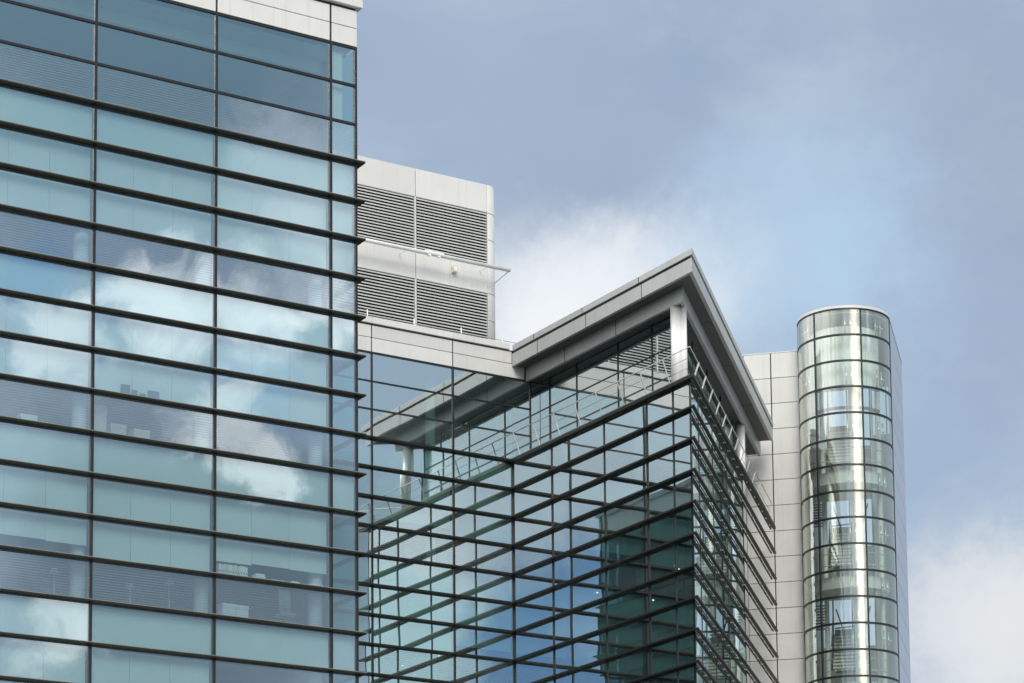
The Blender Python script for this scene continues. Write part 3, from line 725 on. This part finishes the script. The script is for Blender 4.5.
def blob(dirv, rad, soft, wamp, wob=wob):
    """soft cloud bank round a sky direction; rad/soft in radians, edge broken up by noise"""
    s_ = N(nt, 'ShaderNodeVectorMath', operation='SCALE'); L(nt, wob.outputs[0], s_.inputs[0]); s_.inputs['Scale'].default_value = wamp
    a = N(nt, 'ShaderNodeVectorMath', operation='ADD'); L(nt, D, a.inputs[0]); L(nt, s_.outputs[0], a.inputs[1])
    d = N(nt, 'ShaderNodeVectorMath', operation='DISTANCE'); L(nt, a.outputs[0], d.inputs[0]); d.inputs[1].default_value = dirv
    return ramp(nt, d.outputs['Value'], rad + soft, max(0, rad - soft))
def C(r, g, b): return (r * 10, g * 10, b * 10, 1)
n1 = noise(3.2, 6, .5, .3, stretch=(1, 1, 1.8))
cl = mix_rgb(nt, ramp(nt, n1.outputs['Fac'], .35, .65), C(.37, .46, .60), C(.45, .56, .70))          # grey blue stratus
cov = math_n(nt, 'ADD', math_n(nt, 'MULTIPLY', ramp(nt, noise(2.1, 4, off=(3, 1, 7)).outputs['Fac'], .42, .66), -.35), .95)
col = mix_rgb(nt, cov, sky.outputs[0], cl)
def paint(col, dirv, rad, soft, wamp, c, amt, wob=wob):
    f = math_n(nt, 'MULTIPLY', blob(dirv, rad, soft, wamp, wob), amt); return mix_rgb(nt, f, col, c)
# unseen bright cloud added to light the tower, columns and both roof fascias
gl_ = azdir(165, 32); col = paint(col, tuple(gl_), .26, .20, .05, C(2.0, 1.96, 1.88), .9)
gl_ = azdir(160, 15); col = paint(col, tuple(gl_), .14, .11, .08, C(4.6, 4.4, 3.9), .95)
fill_left = azdir(258, 42); col = paint(col, tuple(fill_left), .80, .30, .05, C(2.05, 2.05, 2.03), .92)
fill_right = azdir(80, 52); col = paint(col, tuple(fill_right), .45, .25, .05, C(1.2, 1.2, 1.2), .85)
# mottled overcast, a paler patch of cyan, a bank of bright cloud behind the roof, firm white cloud at lower right
mt = noise(11, 9, .60, .25, off=(5, 2, 1), stretch=(1, 1, 1.7))
col = mix_rgb(nt, math_n(nt, 'MULTIPLY', ramp(nt, mt.outputs['Fac'], .45, .68), .55), col, C(.50, .59, .71))
m3 = noise(7, 8, .58, .2, off=(1, 8, 3), stretch=(1, 1, 2.0))
col = mix_rgb(nt, math_n(nt, 'MULTIPLY', ramp(nt, m3.outputs['Fac'], .50, .72), .35), col, C(.33, .40, .53))
for dv, rad, soft, wa, c, amt in (((0.5957, 0.723, 0.350), .040, .040, .06, C(.47, .67, .86), .85), ((0.566, 0.738, 0.362), .02, .03, .06, C(.46, .60, .77), .6),
        ((0.64, 0.695, 0.315), .03, .04, .06, C(.34, .42, .58), .7), ((0.635, 0.685, 0.385), .035, .045, .06, C(.33, .40, .54), .65), ((0.50, 0.775, 0.385), .03, .04, .06, C(.35, .43, .57), .6),
        ((0.5551, 0.7605, 0.338), .016, .026, .05, C(.66, .78, .90), .75), ((0.5305, 0.7782, 0.3345), .022, .026, .045, C(.84, .89, .94), .9), ((0.508, 0.795, 0.3285), .030, .026, .04, C(.90, .93, .96), .95),
        ((0.6577, 0.7224, 0.2100), .026, .026, .04, C(.84, .85, .84), .85), ((0.6485, 0.7283, 0.2165), .020, .026, .05, C(.76, .79, .82), .8), ((0.668, 0.708, 0.225), .018, .024, .05, C(.80, .82, .83), .75)):
    col = paint(col, dv, rad, soft, wa, c, amt, wobf)
# what the facades mirror: broken cumulus with blue gaps
for dv, rad, soft, c, amt in (
        ((0.37, -0.85, 0.37), .22, .10, C(.52, .66, .82), .88),
        ((0.365, -0.834, 0.43), .075, .05, C(.22, .37, .50), .9),
        ((0.39, -0.885, 0.235), .060, .030, C(.23, .31, .39), .9), ((0.44, -0.86, 0.24), .04, .030, C(.23, .31, .39), .85),
        ((0.3409, -0.8777, 0.3369), .026, .014, C(.24, .46, .80), .9), ((0.375, -0.862, 0.352), .02, .015, C(.40, .52, .72), .7),
        ((0.4215, -0.8263, 0.3737), .022, .016, C(.85, .96, 1.08), .7), ((0.4316, -0.8298, 0.356), .018, .014, C(.95, 1.05, 1.16), .75),
        ((0.378, -0.8595, 0.3405), .013, .009, C(1.45, 1.5, 1.56), .92), ((0.366, -0.8672, 0.3365), .010, .008, C(1.35, 1.41, 1.48), .88), ((0.4005, -0.85, 0.3370), .014, .010, C(1.35, 1.41, 1.48), .88),
        ((0.385, -0.862, 0.328), .014, .010, C(1.45, 1.52, 1.6), .85),
        ((0.427, -0.8425, 0.3310), .010, .007, C(1.6, 1.63, 1.67), .92), ((0.4426, -0.831, 0.3350), .012, .008, C(1.55, 1.58, 1.62), .9), ((0.42, -0.848, 0.322), .014, .010, C(1.5, 1.56, 1.62), .85),
        ((0.3380, -0.8853, 0.3220), .012, .008, C(1.3, 1.36, 1.43), .85), ((0.3515, -0.8795, 0.3200), .010, .008, C(1.2, 1.26, 1.33), .85),
        ((0.420, -0.8545, 0.303), .018, .012, C(.42, .62, .92), .75), ((0.4098, -0.8609, 0.296), .010, .008, C(1.25, 1.28, 1.32), .85),
        ((0.4200, -0.8640, 0.2755), .010, .007, C(1.35, 1.38, 1.42), .85), ((0.409, -0.8672, 0.2860), .008, .006, C(1.2, 1.23, 1.26), .8),
        ((0.3520, -0.9090, 0.2175), .013, .009, C(1.2, 1.25, 1.3), .8), ((0.362, -0.9073, 0.2125), .010, .008, C(1.2, 1.24, 1.28), .85)):
    col = paint(col, dv, rad, soft * .85, .050, c, amt, wobf)
# sky behind the camera that the re-entrant corner mirrors
for dv, rad, soft, c, amt in (((-0.54, -0.79, 0.30), .13, .05, C(1.0, 1.14, 1.25), .92), ((-0.49, -0.84, 0.25), .04, .03, C(1.25, 1.32, 1.38), .8), ((-0.50, -0.83, 0.268), .022, .016, C(.70, .78, .92), .7),
                              ((-0.53, -0.80, 0.262), .03, .012, C(.85, .93, 1.05), .7), ((-0.535, -0.818, 0.205), .048, .016, C(.20, .42, .78), .92), ((-0.478, -0.852, 0.213), .026, .014, C(.80, 1.10, 1.18), .85), ((-0.545, -0.81, 0.218), .012, .010, C(.55, .75, 1.05), .6)):
    col = paint(col, dv, rad, soft, .045, c, amt, wobf)
L(nt, col, bg.inputs[0])

# ------------------------------------------------------------------ RENDER
scene.render.engine = 'CYCLES'
scene.cycles.max_bounces = 14; scene.cycles.transparent_max_bounces = 24; scene.cycles.glossy_bounces = 8; scene.cycles.diffuse_bounces = 3
scene.cycles.use_denoising = True
scene.cycles.caustics_reflective = False; scene.cycles.caustics_refractive = False
scene.view_settings.view_transform = 'Standard'; scene.view_settings.look = 'None'; scene.view_settings.exposure = 0
